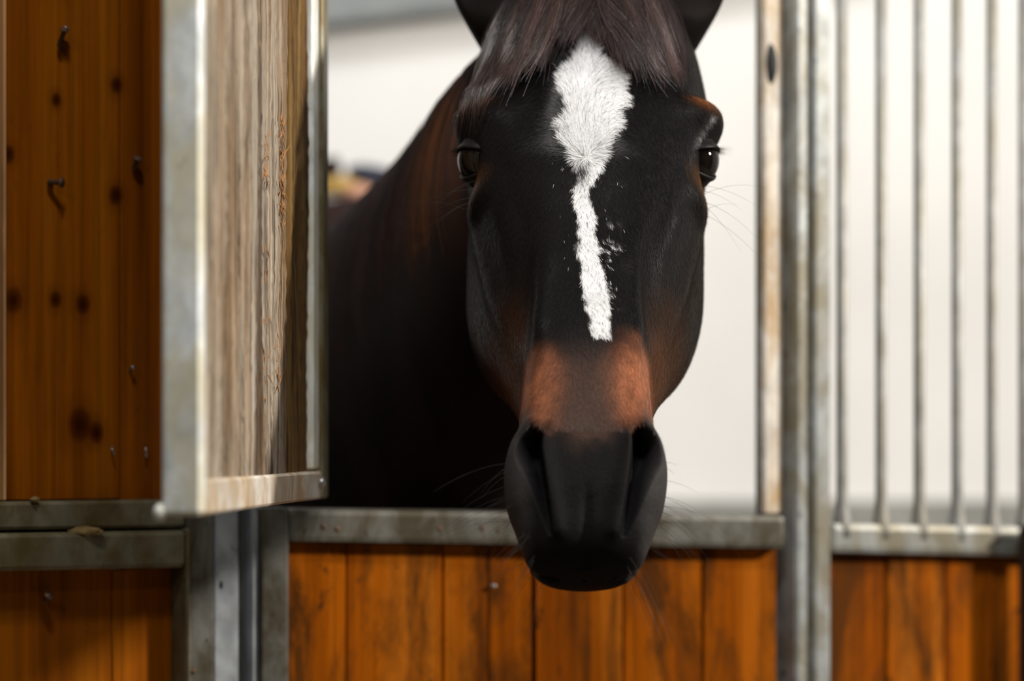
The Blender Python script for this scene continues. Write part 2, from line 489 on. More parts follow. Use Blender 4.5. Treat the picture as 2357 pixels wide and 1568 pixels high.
def leaf_box(name, s0, s1, z0, z1, n0, n1, mat, bev=0.002, parent=None, **props):
    c = []
    for z in (z0, z1):
        for (s, k) in ((s0, n0), (s1, n0), (s1, n1), (s0, n1)):
            p = Np + le * s + ln * k
            c.append(Vector((p.x, p.y, z)))
    return hexa(name, c, mat, parent or lf, bev, **props)


TH = 0.028
leaf_box('near_stile', 0, 0.014, ZLB, ZT, -TH, 0.0, M['galv_leaf'], 0.003)
leaf_box('far_stile', LL - 0.030, LL, ZLB, ZT, -TH, 0.0, M['galv_green'], 0.002)  # darker olive metal here stands in for shadow on the far end
leaf_box('far_lip', LL - 0.062, LL - 0.032, ZLB + .026, ZT, -TH, -0.0035, M['galv_leaf'], 0.002)
leaf_box('bottom_rail', 0.015, LL - 0.031, ZLB, ZLB + 0.0245, -TH, -0.001, M['tan'], 0.002)
leaf_box('top_rail', 0.015, LL - 0.031, ZT - 0.04, ZT, -TH, -0.001, M['galv_leaf'], 0.002)


def rough_board(s0, s1, seed, mat='old'):
    rg = np.random.default_rng(seed)
    nu, nv = 15, 190
    z0, z1 = ZLB + 0.024, ZT - 0.04
    u = np.linspace(0, 1, nu); v = np.linspace(0, 1, nv)
    U, Vv = np.meshgrid(u, v, indexing='ij')
    ridge = np.cumsum(rg.normal(0, 1, (nu,)))[:, None] * 0.0004
    h = ridge + 0.0009 * np.sin(U * 9 + 3 * np.sin(Vv * 9 + seed)) + rg.normal(0, 0.00035, U.shape)
    for _ in range(26):
        cu, cv = rg.random(2); su = rg.uniform(0.05, 0.16); sv = rg.uniform(0.01, 0.06)
        h += rg.choice([-1, -1, 1]) * rg.uniform(0.0006, 0.002) * np.exp(-((U - cu) / su) ** 2 - ((Vv - cv) / sv) ** 2)
    edge = np.clip(np.minimum(U, 1 - U) / 0.08, 0, 1)
    h = -0.006 + h - 0.004 * (1 - edge)
    wob = 0.0016 * np.sin(Vv * 14 + seed) * (U - .5) * 2
    S = s0 + (s1 - s0) * U + wob * 0.4
    Z = z0 + (z1 - z0) * Vv
    Fr = np.stack([Np.x + le.x * S + ln.x * h, Np.y + le.y * S + ln.y * h, Z], -1)
    hb = np.full_like(h, -TH + 0.004)
    Bk = np.stack([Np.x + le.x * S + ln.x * hb, Np.y + le.y * S + ln.y * hb, Z], -1)
    V = np.concatenate([Fr.reshape(-1, 3), Bk[[0, -1]].reshape(-1, 3)])
    idx = np.arange(nu * nv).reshape(nu, nv)
    q = np.stack([idx[:-1, :-1], idx[1:, :-1], idx[1:, 1:], idx[:-1, 1:]], -1).reshape(-1, 4)
    b0 = nu * nv + np.arange(nv); b1 = b0 + nv
    ql = np.stack([idx[0, :-1], idx[0, 1:], b0[1:], b0[:-1]], -1)
    qr = np.stack([idx[-1, 1:], idx[-1, :-1], b1[:-1], b1[1:]], -1)
    qb = np.stack([b0[:-1], b0[1:], b1[1:], b1[:-1]], -1)
    me = mesh_np('plank', V, np.concatenate([q, ql, qr, qb]))
    return link('plank', me, M[mat], lf, smooth=False)


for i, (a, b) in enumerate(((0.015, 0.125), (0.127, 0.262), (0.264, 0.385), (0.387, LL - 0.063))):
    rough_board(a, b, 5 + i, 'old_brown_shaded' if i == 3 else 'old')
# fresh orange splinters
sv, sf = [], []
for (s_c, py0, py1, cnt) in ((0.335, 265, 520, 70), (0.263, 310, 420, 28), (0.262, 560, 1000, 26), (0.315, 760, 900, 14)):
    for _ in range(cnt):
        s = s_c + random.gauss(0, 0.006)
        d = Np.y + s
        z = ZC - (random.uniform(py0, py1) - HOR) * d / F
        p = Np + le * s + ln * -0.0045; p = Vector((p.x, p.y, z))
        L = random.uniform(0.003, 0.011); w = random.uniform(0.0004, 0.0009)
        t = Vector((random.gauss(0, .25), random.gauss(0, .12), random.choice([-1, 1]))).normalized() + ln * random.uniform(0.02, 0.3)
        i0 = len(sv)
        sv += [p - le * w, p + le * w, p + ln * w * 1.5, p + t * L]
        sf += [(i0, i0 + 1, i0 + 3), (i0 + 1, i0 + 2, i0 + 3), (i0 + 2, i0, i0 + 3)]
link('splinters', mesh_np('splinters', [tuple(v) for v in sv], sf), M['splinter'], lf, kind='stuff')
bp = Np + le * (LL - 0.045)
blob('bolt', (bp.x + 0.001, bp.y, ZC - (1112 - HOR) * bp.y / F), (0.004, 0.005, 0.005), M['steel'], lf, seg=12)
q = at(370, 1180, 1.652)
blob('corner_pin', (q.x - 0.001, q.y + 0.004, q.z), (0.0045, 0.006, 0.006), M['galv_leaf'], lf, 0.1)

# ------------------------------------------------------------------ the horse
TILT = math.radians(34)
HO = np.array(at(1357, 330, 2.03))
HS = np.array((-0.024, -math.sin(TILT), -math.cos(TILT)))      # along the face, poll to muzzle
HT = np.array((0.0, math.cos(TILT), -math.sin(TILT)))       # from the face towards the jaw
HX = np.array((1.0, 0.0, 0.0))


def h2w(x, s, t):
    return HO + np.multiply.outer(x, HX) + np.multiply.outer(s, HS) + np.multiply.outer(t, HT)


# half contours (x, t) in millimetres from face mid line round to the jaw mid line, at stations s
ST = [
    (-262, [(0, 92), (1, 92), (2, 92), (2, 93), (2, 94), (2, 95), (1, 96), (0, 96)]),
    (-258, [(0, 70), (14, 70), (24, 74), (32, 84), (34, 100), (30, 116), (18, 128), (0, 132)]),
    (-235, [(0, 38), (26, 38), (44, 45), (56, 64), (60, 94), (55, 124), (34, 148), (0, 155)]),
    (-180, [(0, 12), (32, 13), (58, 21), (82, 44), (92, 86), (74, 132), (48, 170), (0, 180)]),
    (-100, [(0, -2), (36, 0), (68, 9), (94, 32), (106, 78), (94, 138), (60, 190), (0, 202)]),
    (-55, [(0, -8), (40, -5), (74, 5), (98, 28), (106, 74), (100, 142), (70, 208), (0, 222)]),
    (-20, [(0, -8), (42, -5), (78, 5), (99, 28), (101, 74), (101, 148), (76, 222), (0, 236)]),
    (25, [(0, -5), (38, -2), (66, 7), (87, 28), (97, 78), (103, 150), (80, 226), (0, 240)]),
    (75, [(0, -1), (31, 1), (53, 9), (73, 30), (88, 84), (102, 150), (80, 220), (0, 230)]),
    (125, [(0, 0), (26, 2), (43, 9), (61, 31), (78, 80), (90, 134), (70, 190), (0, 200)]),
    (175, [(0, 0), (24, 2), (40, 9), (54, 30), (63, 70), (68, 110), (52, 150), (0, 158)]),
    (225, [(0, 2), (25, 4), (41, 11), (51, 33), (54, 65), (52, 95), (37, 121), (0, 127)]),
    (268, [(0, 4), (27, 5), (44, 13), (53, 35), (54, 62), (47, 88), (33, 108), (0, 114)]),
    (300, [(0, 6), (30, 7), (49, 15), (57, 37), (56, 62), (45, 86), (30, 102), (0, 108)]),
    (330, [(0, 9), (30, 11), (48, 20), (55.5, 41), (53, 64), (42, 84), (27, 98), (0, 104)]),
    (348, [(0, 14), (28, 16), (44, 25), (50.5, 44), (49, 64), (41, 83), (27, 97), (0, 102)]),
    (364, [(0, 20), (27, 22), (41, 30), (47, 47), (46, 65), (39, 82), (25, 95), (0, 100)]),
    (376, [(0, 28), (26, 30), (38, 37), (44, 50), (43, 65), (36, 80), (22, 91), (0, 96)]),
    (383, [(0, 39), (20, 40), (31, 45), (36, 54), (35, 66), (29, 77), (18, 84), (0, 87)]),
    (386, [(0, 52), (10, 52), (16, 55), (19, 60), (18, 66), (15, 71), (9, 75), (0, 76)]),
    (386.6, [(0, 64), (1, 64), (1, 64.5), (1.5, 65), (1.5, 66), (1, 66.5), (1, 67), (0, 67)]),
]


def crom(P, q, closed=False):
    """Catmull-Rom through rows of P at parameters q (in row units)"""
    n = len(P)
    i = np.floor(q).astype(int); f = q - i
    if closed:
        g = lambda k: P[(i + k) % n]
    else:
        i = np.clip(i, 0, n - 2); f = q - i
        ext = np.concatenate([[2 * P[0] - P[1]], P, [2 * P[-1] - P[-2]]])
        g = lambda k: ext[i + k + 1]
    f = f.reshape((-1,) + (1,) * (P.ndim - 1))
    p0, p1, p2, p3 = g(-1), g(0), g(1), g(2)
    return 0.5 * (2 * p1 + (p2 - p0) * f + (2 * p0 - 5 * p1 + 4 * p2 - p3) * f ** 2 + (3 * p1 - p0 - 3 * p2 + p3) * f ** 3)


def vnoise(P, scale, seed=0):
    """smooth value noise in 0..1 on points P (n,3)"""
    tab = np.random.default_rng(seed).random((32, 32, 32))
    q = np.asarray(P) * scale
    i = np.floor(q).astype(int); f = q - i; f = f * f * (3 - 2 * f)
    r = np.zeros(len(q))
    for a in (0, 1):
        for b in (0, 1):
            for c in (0, 1):
                w = (f[:, 0] if a else 1 - f[:, 0]) * (f[:, 1] if b else 1 - f[:, 1]) * (f[:, 2] if c else 1 - f[:, 2])
                r += w * tab[(i[:, 0] + a) % 32, (i[:, 1] + b) % 32, (i[:, 2] + c) % 32]
    return r


def sstep(a, b, x):
    t = np.clip((x - a) / (b - a), 0, 1)
    return t * t * (3 - 2 * t)


def seg_dist(x, s, pts, radii):
    """distance to a polyline in the (x, s) plane minus nothing, plus interpolated radius"""
    best = np.full(x.shape, 9.0); rad = np.full(x.shape, 1.0); along = np.zeros(x.shape)
    n = len(pts) - 1
    for k in range(n):
        ax, as_ = pts[k]; bx, bs = pts[k + 1]
        dx, ds = bx - ax, bs - as_
        t = np.clip(((x - ax) * dx + (s - as_) * ds) / (dx * dx + ds * ds), 0, 1)
        d = np.hypot(x - ax - t * dx, s - as_ - t * ds)
        m = d < best
        best = np.where(m, d, best); rad = np.where(m, radii[k] + t * (radii[k + 1] - radii[k]), rad)
        along = np.where(m, (k + t) / n, along)
    return best, rad, along


NOS = [(0.0435, 0.288), (0.0485, 0.300), (0.0440, 0.316), (0.0380, 0.336), (0.0325, 0.355), (0.0285, 0.368)]
NOSR = [0.0065, 0.0098, 0.0078, 0.0058, 0.0042, 0.0026]
WING = [(0.0360, 0.282), (0.0460, 0.275), (0.0570, 0.286), (0.0620, 0.305), (0.0600, 0.330), (0.0530, 0.354), (0.0450, 0.372)]
INNER = [(0.0345, 0.296), (0.0335, 0.312), (0.0290, 0.332), (0.0245, 0.352), (0.0215, 0.366)]

NOS = [(x_ * 0.93, s2_) for x_, s2_ in NOS]; WING = [(x_ * 0.93, s2_) for x_, s2_ in WING]
NOSR = [r_ * 0.92 for r_ in NOSR]

# ---- head surface
NU, NV = 300, 420
half = np.array([[(x, t) for x, t in c] for _, c in ST], dtype=float) / 1000.0
stat = np.array([s for s, _ in ST], dtype=float) / 1000.0
full = np.concatenate([half, (half * np.array([-1, 1]))[:, -2:0:-1]], axis=1)     # (stations, 14, 2)
qv = np.linspace(0, len(ST) - 1, NV)
rows = crom(full.reshape(len(ST), -1), qv).reshape(NV, full.shape[1], 2)
srow = crom(stat[:, None], qv)[:, 0]
# finer sampling of the front half of the contour
k = full.shape[1]
w = np.linspace(-1, 1, NU, endpoint=False)
qu = (np.sign(w) * np.abs(w) ** 1.15) * k / 2
grid = crom(np.moveaxis(rows, 1, 0).reshape(k, -1), qu, closed=True).reshape(NU, NV, 2)
gx, gt = grid[..., 0], grid[..., 1]
gs = np.broadcast_to(srow, gx.shape).copy()
HL = np.stack([gx, gs, gt], -1)


def grid_normals(G):
    du = np.roll(G, -1, 0) - np.roll(G, 1, 0)
    dv = np.gradient(G, axis=1)
    n = np.cross(du, dv)
    n /= np.linalg.norm(n, axis=-1, keepdims=True) + 1e-12
    return n


def outward(G, n):
    c = np.stack([np.zeros_like(G[..., 0]), G[..., 1], np.full_like(G[..., 0], 0.07)], -1)
    sg = np.sign((n * (G - c)).sum(-1))
    return n * np.where(np.median(sg) < 0, -1, 1)


def bump(G, c, r, amp, two=True):
    """gaussian push along normal round centre c=(x,s,t) with radii r"""
    global HL
    n = outward(G, grid_normals(G))
    ax = np.abs(G[..., 0]) if two else G[..., 0]
    e = ((ax - c[0]) / r[0]) ** 2 + ((G[..., 1] - c[1]) / r[1]) ** 2 + ((G[..., 2] - c[2]) / r[2]) ** 2
    return G + n * (amp * np.exp(-e))[..., None]


HL = bump(HL, (0.098, -0.048, 0.026), (0.030, 0.018, 0.032), 0.0165)      # brow arch
HL = bump(HL, (0.076, -0.092, 0.020), (0.028, 0.034, 0.03), -0.0030)      # hollow above the brow
HL = bump(HL, (0.104, -0.016, 0.050), (0.030, 0.018, 0.022), -0.0040)     # eye socket
HL = bump(HL, (0.078, 0.010, 0.012), (0.022, 0.035, 0.03), -0.0035)       # in front of the eye
HL = bump(HL, (0.100, 0.022, 0.055), (0.025, 0.012, 0.03), 0.0070)        # below the eye
HL = bump(HL, (0.055, 0.075, 0.012), (0.016, 0.05, 0.03), -0.0030)
for (cx, cs, ct, am) in ((0.096, 0.045, 0.072, .0035), (0.088, 0.075, 0.07, .004), (0.080, 0.105, 0.066, .004), (0.070, 0.135, 0.060, .003)):
    HL = bump(HL, (cx, cs, ct), (0.02, 0.022, 0.016), am)                 # facial crest
HL = bump(HL, (0.050, 0.150, 0.022), (0.012, 0.045, 0.018), -0.0060)      # beside the nasal bones
for (cx, cs) in ((0.033, 0.115), (0.037, 0.14), (0.039, 0.165), (0.040, 0.185)):
    HL = bump(HL, (cx, cs, 0.006), (0.008, 0.018, 0.02), 0.0022)         # edge of the nasal bones
HL = bump(HL, (0.0, -0.03, -0.006), (0.03, 0.06, 0.03), 0.003, False)     # forehead
HL = bump(HL, (0.058, 0.205, 0.052), (0.02, 0.03, 0.022), -0.0035)        # cheek hollow
# muzzle: nostril wings, inner wing, cavities, lips
n = outward(HL, grid_normals(HL))
ax, s_, t_ = np.abs(HL[..., 0]), HL[..., 1], HL[..., 2]
front = sstep(0.085, 0.055, t_)
d, r, al = seg_dist(ax, s_, WING, [0.006, 0.007, 0.009, 0.011, 0.011, 0.009, 0.007])
push = 0.0062 * np.exp(-(d / r) ** 2) * front * np.sin(np.pi * np.clip(al * 0.9 + .08, 0, 1))
d, r, al = seg_dist(ax, s_, INNER, [0.007, 0.008, 0.008, 0.007, 0.006])
push += 0.0042 * np.exp(-(d / r) ** 2) * front
HL = HL + n * push[..., None]
n = outward(HL, grid_normals(HL))
rgt = HL[..., 0] > 0                                     # the left nostril of the horse is flared wider


def surf_t(x, s):
    j = int(np.clip(np.searchsorted(srow, s), 1, NV - 1)); c_ = NU // 2; h_ = NU // 4
    xs, ts = HL[c_:c_ + h_, j, 0], HL[c_:c_ + h_, j, 2]
    m_ = int(np.argmax(np.abs(xs)))
    o_ = np.argsort(np.abs(xs[:m_ + 1]))
    return float(np.interp(x, np.abs(xs[:m_ + 1])[o_], ts[:m_ + 1][o_]))


def line3(pts, rad, grow):
    P2 = crom(np.array(pts), np.linspace(0, len(pts) - 1, 40)); R2 = crom(np.array(rad)[:, None], np.linspace(0, len(rad) - 1, 40))[:, 0]
    best = np.full(ax.shape, 9.0); rr = np.ones(ax.shape); aa = np.zeros(ax.shape)
    for i_ in range(40):
        tz = surf_t(P2[i_, 0], P2[i_, 1])
        dd_ = np.sqrt((ax - P2[i_, 0]) ** 2 + (s_ - P2[i_, 1]) ** 2 + (0.8 * (t_ - tz)) ** 2)
        qd = dd_ / R2[i_]
        m_ = qd < best
        best = np.where(m_, qd, best); rr = np.where(m_, R2[i_], rr); aa = np.where(m_, i_ / 39.0, aa)
    return best, rr, aa


t_ = HL[..., 2]; ax = np.abs(HL[..., 0])
bL, _, aL = line3(NOS, NOSR, 1.0)
bR, _, aR = line3([(x_ + 0.0025, s2_) for x_, s2_ in NOS], [r_ * 1.3 for r_ in NOSR], 1.0)
dn_ = np.where(rgt, bR, bL); al = np.where(rgt, aR, aL)
cav = (1 - sstep(0.15, 1.4, dn_)) * front
depth = np.interp(al, [0, .15, .4, .7, 1], [0.016, 0.026, 0.022, 0.010, 0.003])
inw = np.stack([-np.sign(HL[..., 0]) * 0.30, np.full_like(s_, -0.25), np.full_like(s_, 0.95)], -1)
HL = HL + inw * (cav * depth)[..., None]
NCAV = cav
# lips: mouth slit at the sides, upper lip groove, chin
n = outward(HL, grid_normals(HL))
tm = 0.066 + 0.25 * (0.36 - s_) * (s_ < 0.36) * 0.2
slit = np.exp(-((t_ - tm) / 0.0035) ** 2) * sstep(0.305, 0.33, s_)
slit = slit * sstep(0.015, 0.028, ax)
HL = HL - n * (0.0050 * slit)[..., None]
grv = np.exp(-(HL[..., 0] / 0.004) ** 2) * sstep(0.325, 0.35, s_) * sstep(0.40, 0.385, s_) * (t_ < 0.05)
HL = HL - n * (0.0016 * grv)[..., None]
HL = bump(HL, (0.013, 0.372, 0.022), (0.012, 0.018, 0.02), 0.0022)
wr = np.sin(s_ * 520 + 5 * np.sin(HL[..., 0] * 60)) * np.exp(-((s_ - 0.335) / 0.022) ** 2) * np.exp(-(HL[..., 0] / 0.022) ** 2) * (t_ < 0.05)
HL = HL + n * (0.00015 * wr)[..., None]

HLf = HL.reshape(-1, 3)
HN = outward(HL, grid_normals(HL)).reshape(-1, 3)
HW = h2w(HLf[:, 0], HLf[:, 1], HLf[:, 2])
ROT = np.stack([HX, HS, HT])           # rows: local axes in world
HNW = HN @ ROT
idx = np.arange(NU * NV).reshape(NU, NV)
ii = np.roll(idx, -1, 0)
HF = np.stack([idx[:, :-1], ii[:, :-1], ii[:, 1:], idx[:, 1:]], -1).reshape(-1, 4)

# ---- coat colour (pigment) from head coordinates
BL = np.array([(86, 1338, 1350), (95, 1333, 1360), (110, 1329, 1368), (130, 1326, 1379), (146, 1322, 1392), (160, 1302, 1422), (180, 1291, 1434), (215, 1290, 1440),
               (240, 1300, 1438), (260, 1306, 1416), (290, 1290, 1426), (310, 1290, 1412), (330, 1300, 1396), (350, 1314, 1391),
               (370, 1324, 1386), (400, 1331, 1379), (418, 1332, 1366), (430, 1319, 1357), (460, 1320, 1364), (500, 1328, 1370),
               (550, 1330, 1372), (600, 1332, 1380), (650, 1335, 1395), (700, 1347, 1405), (740, 1355, 1408), (770, 1361, 1407),
               (790, 1369, 1406), (806, 1381, 1399), (812, 1388, 1394)], float)


def face_px(W):
    """face coordinates in the units of the measured marking (front elevation of the head)"""
    return (W[:, 0]) * F / W[:, 1] + CX, HOR - (W[:, 2] - ZC) * F / W[:, 1]


def mix(a, b, f):
    return a * (1 - f[:, None]) + np.array(b) * f[:, None]


def coat(L, W, fine=True):
    """pigment of the coat at head-local L / world W"""
    x, s, t = np.abs(L[:, 0]), L[:, 1], L[:, 2]
    X, Y = face_px(W)
    n1 = vnoise(W, 40, 1); n2 = vnoise(W, 140, 2); n3 = vnoise(W, 420, 3)
    c = np.tile(np.array([0.0085, 0.0078, 0.0080]), (len(W), 1))
    side = sstep(0.03, 0.09, t)
    c = mix(c, (0.0085, 0.0036, 0.0015), side * (0.6 + .4 * sstep(0.3, 0.7, n1)) * (s < .26))
    # warm brown along the lower cheek
    f = sstep(0.10, 0.20, s) * sstep(0.012, 0.05, t) * sstep(0.275, 0.25, s)
    c = mix(c, (0.075, 0.026, 0.007), f * (0.55 + .45 * n1))
    # tan band across the nose
    f = sstep(0.192, 0.236, s + 0.03 * (n1 - .5)) * sstep(0.296, 0.270, s + 0.012 * (n2 - .5)) * sstep(0.002, 0.030, x + 0.014 * (n1 - .5))
    f *= sstep(0.085, 0.05, t)
    c = mix(c, (0.38, 0.140, 0.068), f * (0.45 + 0.55 * n2))
    f = sstep(0.19, 0.24, s) * sstep(0.315, 0.275, s + 0.01 * (n2 - .5)) * sstep(0.034, 0.008, x)
    c = mix(c, (0.080, 0.045, 0.032), f * 0.85)
    # bare grey-black muzzle
    f = sstep(0.258, 0.304, s + 0.024 * (n2 - .5) - 0.028 * sstep(0.03, 0.0, x) + 0.020 * sstep(0.030, 0.050, x))
    c = mix(c, (0.0080, 0.0075, 0.0075), f * (0.8 + .2 * n3))  # darker middle: shade on the down-facing nose put into the colour
    c = mix(c, (0.040, 0.037, 0.036), f * sstep(0.036, 0.052, x) * 0.9)  # paler wings: light falling on them put into the colour
    f = sstep(0.30, 0.34, s) * sstep(0.052, 0.068, t) * sstep(0.40, 0.70, n2 * .5 + n3 * .5)
    c = mix(c, (0.11, 0.088, 0.078), f * 0.7 * sstep(0.026, 0.036, x))
    # small tan touches round the eyes
    e = ((x - 0.097) / 0.012) ** 2 + ((s + 0.052) / 0.006) ** 2 + ((t - 0.012) / 0.02) ** 2
    c = mix(c, (0.16, 0.055, 0.016), np.exp(-e) * 0.9)
    e = ((s - 0.010) / 0.009) ** 2 + ((t - 0.055) / 0.022) ** 2
    c = mix(c, (0.20, 0.080, 0.020), np.exp(-e) * 0.8 * (x > .08))
    # nostril lining
    # white marking
    Lx = np.interp(Y, BL[:, 0], BL[:, 1]); Rx = np.interp(Y, BL[:, 0], BL[:, 2])
    jag = 10 * (n3 - .5) + 14 * (n2 - .5)
    ins = np.minimum(X + jag - Lx, Rx - (X - jag))
    w_ = sstep(-3, 5, ins) * (Y > 84) * (Y < 812) * (t < 0.05) * (L[:, 1] < 0.2)
    wh = ((X - 1338) / 22) ** 2 + ((Y - 395) / 36) ** 2                       # dark whorl
    w_ = w_ * (1 - 0.98 * np.exp(-wh))
    sc = np.exp(-((X - 1403) / 16) ** 2 - ((Y - 610) / 75) ** 2) * sstep(0.60, 0.74, n3 * .6 + n2 * .4)
    w_ = np.maximum(w_, 0.9 * sc * (t < .05))
    c = mix(c, (0.90, 0.90, 0.90), w_)
    return c, w_


hc, hw_ = coat(HLf, HW)
hc = mix(hc, (0.006, 0.0055, 0.006), np.clip(NCAV.reshape(-1) * 1.2, 0, 1))

# ---- neck and body: rings along a spine
SPN = [  # centre, half height, half width, back-tilt of the ring
    ((0.062, 2.125, 1.740), 0.100, 0.060),
    ((0.036, 2.190, 1.728), 0.150, 0.080),
    ((0.000, 2.290, 1.692), 0.174, 0.100),
    ((-0.050, 2.430, 1.622), 0.194, 0.110),
    ((-0.120, 2.590, 1.533), 0.230, 0.128),
    ((-0.215, 2.760, 1.410), 0.290, 0.150),
    ((-0.360, 2.960, 1.320), 0.330, 0.215),
    ((-0.600, 3.180, 1.270), 0.345, 0.275),
    ((-1.000, 3.400, 1.240), 0.330, 0.300),
    ((-1.400, 3.580, 1.250), 0.325, 0.300),
    ((-1.720, 3.720, 1.280), 0.310, 0.280),
    ((-1.900, 3.800, 1.280), 0.230, 0.200),
    ((-1.960, 3.830, 1.270), 0.060, 0.060),
]
C = np.array([c for c, _, _ in SPN]); R = np.array([(a, b) for _, a, b in SPN])
NR, NS = 150, 96
q = np.linspace(0, len(SPN) - 1, NR)
Cq, Rq = crom(C, q), crom(R, q)
Tq = np.gradient(Cq, axis=0); Tq /= np.linalg.norm(Tq, axis=1, keepdims=True)
UPv = np.array([0, 0, 1.0])
Uq = UPv - Tq * (Tq @ UPv)[:, None]; Uq /= np.linalg.norm(Uq, axis=1, keepdims=True)
Wq = np.cross(Tq, Uq)
th = np.linspace(0, 2 * np.pi, NS, endpoint=False)
# egg-shaped neck: narrow crest, fuller below
cs, sn = np.cos(th), np.sin(th)
crest = np.clip(1 - (q - 5) / 3, 0, 1)[:, None]
wid = (1 - 0.25 * crest * np.clip(cs, 0, 1)[None, :] ** 1.5)
NB = Cq[:, None] + Uq[:, None] * (Rq[:, 0, None] * cs[None])[..., None] + Wq[:, None] * (Rq[:, 1, None] * sn[None] * wid)[..., None]
NBW = NB.reshape(-1, 3)
bi = np.arange(NR * NS).reshape(NR, NS); bj = np.roll(bi, -1, 1)
BF = np.stack([bi[:-1], bi[1:], bj[1:], bj[:-1]], -1).reshape(-1, 4)
nn1 = vnoise(NBW * np.array([1, 1, .35]), 22, 5); nn2 = vnoise(NBW * np.array([1, 1, .2]), 90, 6)
bc = np.tile(np.array([0.0060, 0.0030, 0.0022]), (len(NBW), 1))
bc = mix(bc, (0.016, 0.0055, 0.0022), sstep(0.4, 0.8, nn1) * (0.4 + .6 * nn2))
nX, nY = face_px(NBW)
orange_zone = np.exp(-((nX - 1015) / 60) ** 2 - ((nY - 330) / 150) ** 2) * (NBW[:, 1] < 2.6)  # orange-brown zone of the neck beside the eye
bc = mix(bc, (0.11, 0.032, 0.007), np.clip(orange_zone, 0, 1) * (0.3 + .5 * nn2))

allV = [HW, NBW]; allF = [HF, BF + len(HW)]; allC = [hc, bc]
off = len(HW) + len(NBW)


def add_rings(path, rad, col, nseg=40, samples=60, flat=None, cup=False):
    """limb or ear as rings along a path, appended to the one body mesh"""
    global off
    P = np.array(path, float); Rr = np.array(rad, float)
    q = np.linspace(0, len(P) - 1, samples)
    Pq, Rq_ = crom(P, q), np.abs(crom(Rr, q))
    T = np.gradient(Pq, axis=0); T /= np.linalg.norm(T, axis=1, keepdims=True)
    a = np.array(flat if flat is not None else (1.0, 0, 0))
    A = a - T * (T @ a)[:, None]; A /= np.linalg.norm(A, axis=1, keepdims=True)
    B = np.cross(T, A)
    th = np.linspace(0, 2 * np.pi, nseg, endpoint=False)
    V = Pq[:, None] + A[:, None] * (Rq_[:, 0, None] * np.cos(th))[..., None] + B[:, None] * (Rq_[:, 1, None] * np.sin(th))[..., None]
    if cup:                                                  # fold the front half back into a hollow
        dy = V[..., 1] - Pq[:, None, 1]
        kf = (sstep(0.30, 0.50, np.linspace(0, 1, samples)) * sstep(1.0, 0.9, np.linspace(0, 1, samples)))[:, None]
        V[..., 1] = np.where(dy < 0, Pq[:, None, 1] + dy * (1 - 1.45 * kf * sstep(0.25, 0.8, np.abs(dy) / (Rq_[:, 1, None] + 1e-6))), V[..., 1])
    i0 = np.arange(samples * nseg).reshape(samples, nseg); i1 = np.roll(i0, -1, 1)
    Fq = np.stack([i0[:-1], i0[1:], i1[1:], i1[:-1]], -1).reshape(-1, 4)
    V = V.reshape(-1, 3)
    allV.append(V); allF.append(Fq + off); allC.append(np.tile(np.array(col), (len(V), 1)))
    off += len(V)


# legs: shoulder/hip, elbow/stifle, knee/hock, fetlock, hoof
def leg(x, y, hind):
    if hind:
        p = [(x + .12, y - .03, 1.2), (x + .14, y - .04, .95), (x + .0, y, .62), (x - .10, y + .03, .52), (x - .05, y, .2), (x + .02, y, .1), (x + .05, y, 0.0)]
        r = [(.16, .14), (.14, .12), (.075, .065), (.05, .05), (.035, .035), (.045, .045), (.06, .06)]
    else:
        p = [(x, y, 1.2), (x - .02, y, .95), (x + .02, y, .55), (x + .01, y, .48), (x, y, .2), (x + .03, y, .1), (x + .06, y, 0.0)]
        r = [(.13, .12), (.09, .08), (.05, .05), (.05, .05), (.033, .033), (.043, .043), (.06, .06)]
    add_rings(p, r, (0.010, 0.007, 0.006), 20, 40)


leg(-0.42, 2.90, False); leg(-0.62, 3.26, False); leg(-1.66, 3.55, True); leg(-1.80, 3.86, True)
# tail dock
# ears: cupped, standing on the poll
for sgn in (-1, 1):
    b = h2w(np.array([sgn * 0.072]), np.array([-0.212]), np.array([0.075]))[0]
    p = [b + np.array((-sgn * .045, .03, -.06)), b + np.array((-sgn * .012, .01, -.03)), b + np.array((sgn * .006, 0, .0)), b + np.array((sgn * .018, -.004, .035)), b + np.array((sgn * .022, -.006, .075)),
         b + np.array((sgn * .018, -.004, .11)), b + np.array((sgn * .006, .004, .140)), b + np.array((sgn * .000, .008, .152))]
    add_rings(p, [(.026, .024), (.028, .025), (.031, .026), (.036, .024), (.034, .018), (.026, .014), (.010, .007), (.002, .002)], (0.008, 0.006, 0.0055), 48, 60, cup=True)


def coat_mat():
    m, nt, bs = new_mat('horse_coat'); n = N(nt)
    at_ = n.add('ShaderNodeAttribute', attribute_name='pigment')
    f = n.noise(n.coords((900, 900, 220)), 1.0, 4, 0.6)
    col = n.mix(0.55, at_.outputs['Color'], n.ramp(f, [(0.3, 0.55), (0.7, 1.35)]), 'MULTIPLY')
    n.lk(col, bs.inputs['Base Color'])
    bs.inputs['Roughness'].default_value = 0.48
    bs.inputs['Specular IOR Level'].default_value = 0.03
    f2 = n.noise(n.coords((300, 300, 300)), 1.0, 5, 0.7)
    n.bump(n.math('ADD', f, f2), 0.6, 0.0010, bs)
    return m


def hair_mat(name, rough, spec):
    m, nt, bs = new_mat(name); n = N(nt)
    at_ = n.add('ShaderNodeAttribute', attribute_name='pigment')
    n.lk(at_.outputs['Color'], bs.inputs['Base Color'])
    bs.inputs['Roughness'].default_value = rough
    bs.inputs['Specular IOR Level'].default_value = spec
    return m


M['coat'] = coat_mat(); M['hair'] = hair_mat('short_coat_hair', 0.33, 0.12); M['lock'] = hair_mat('forelock_hair', 0.36, 0.5); M['mane'] = hair_mat('mane_hair', 0.5, 0.12)


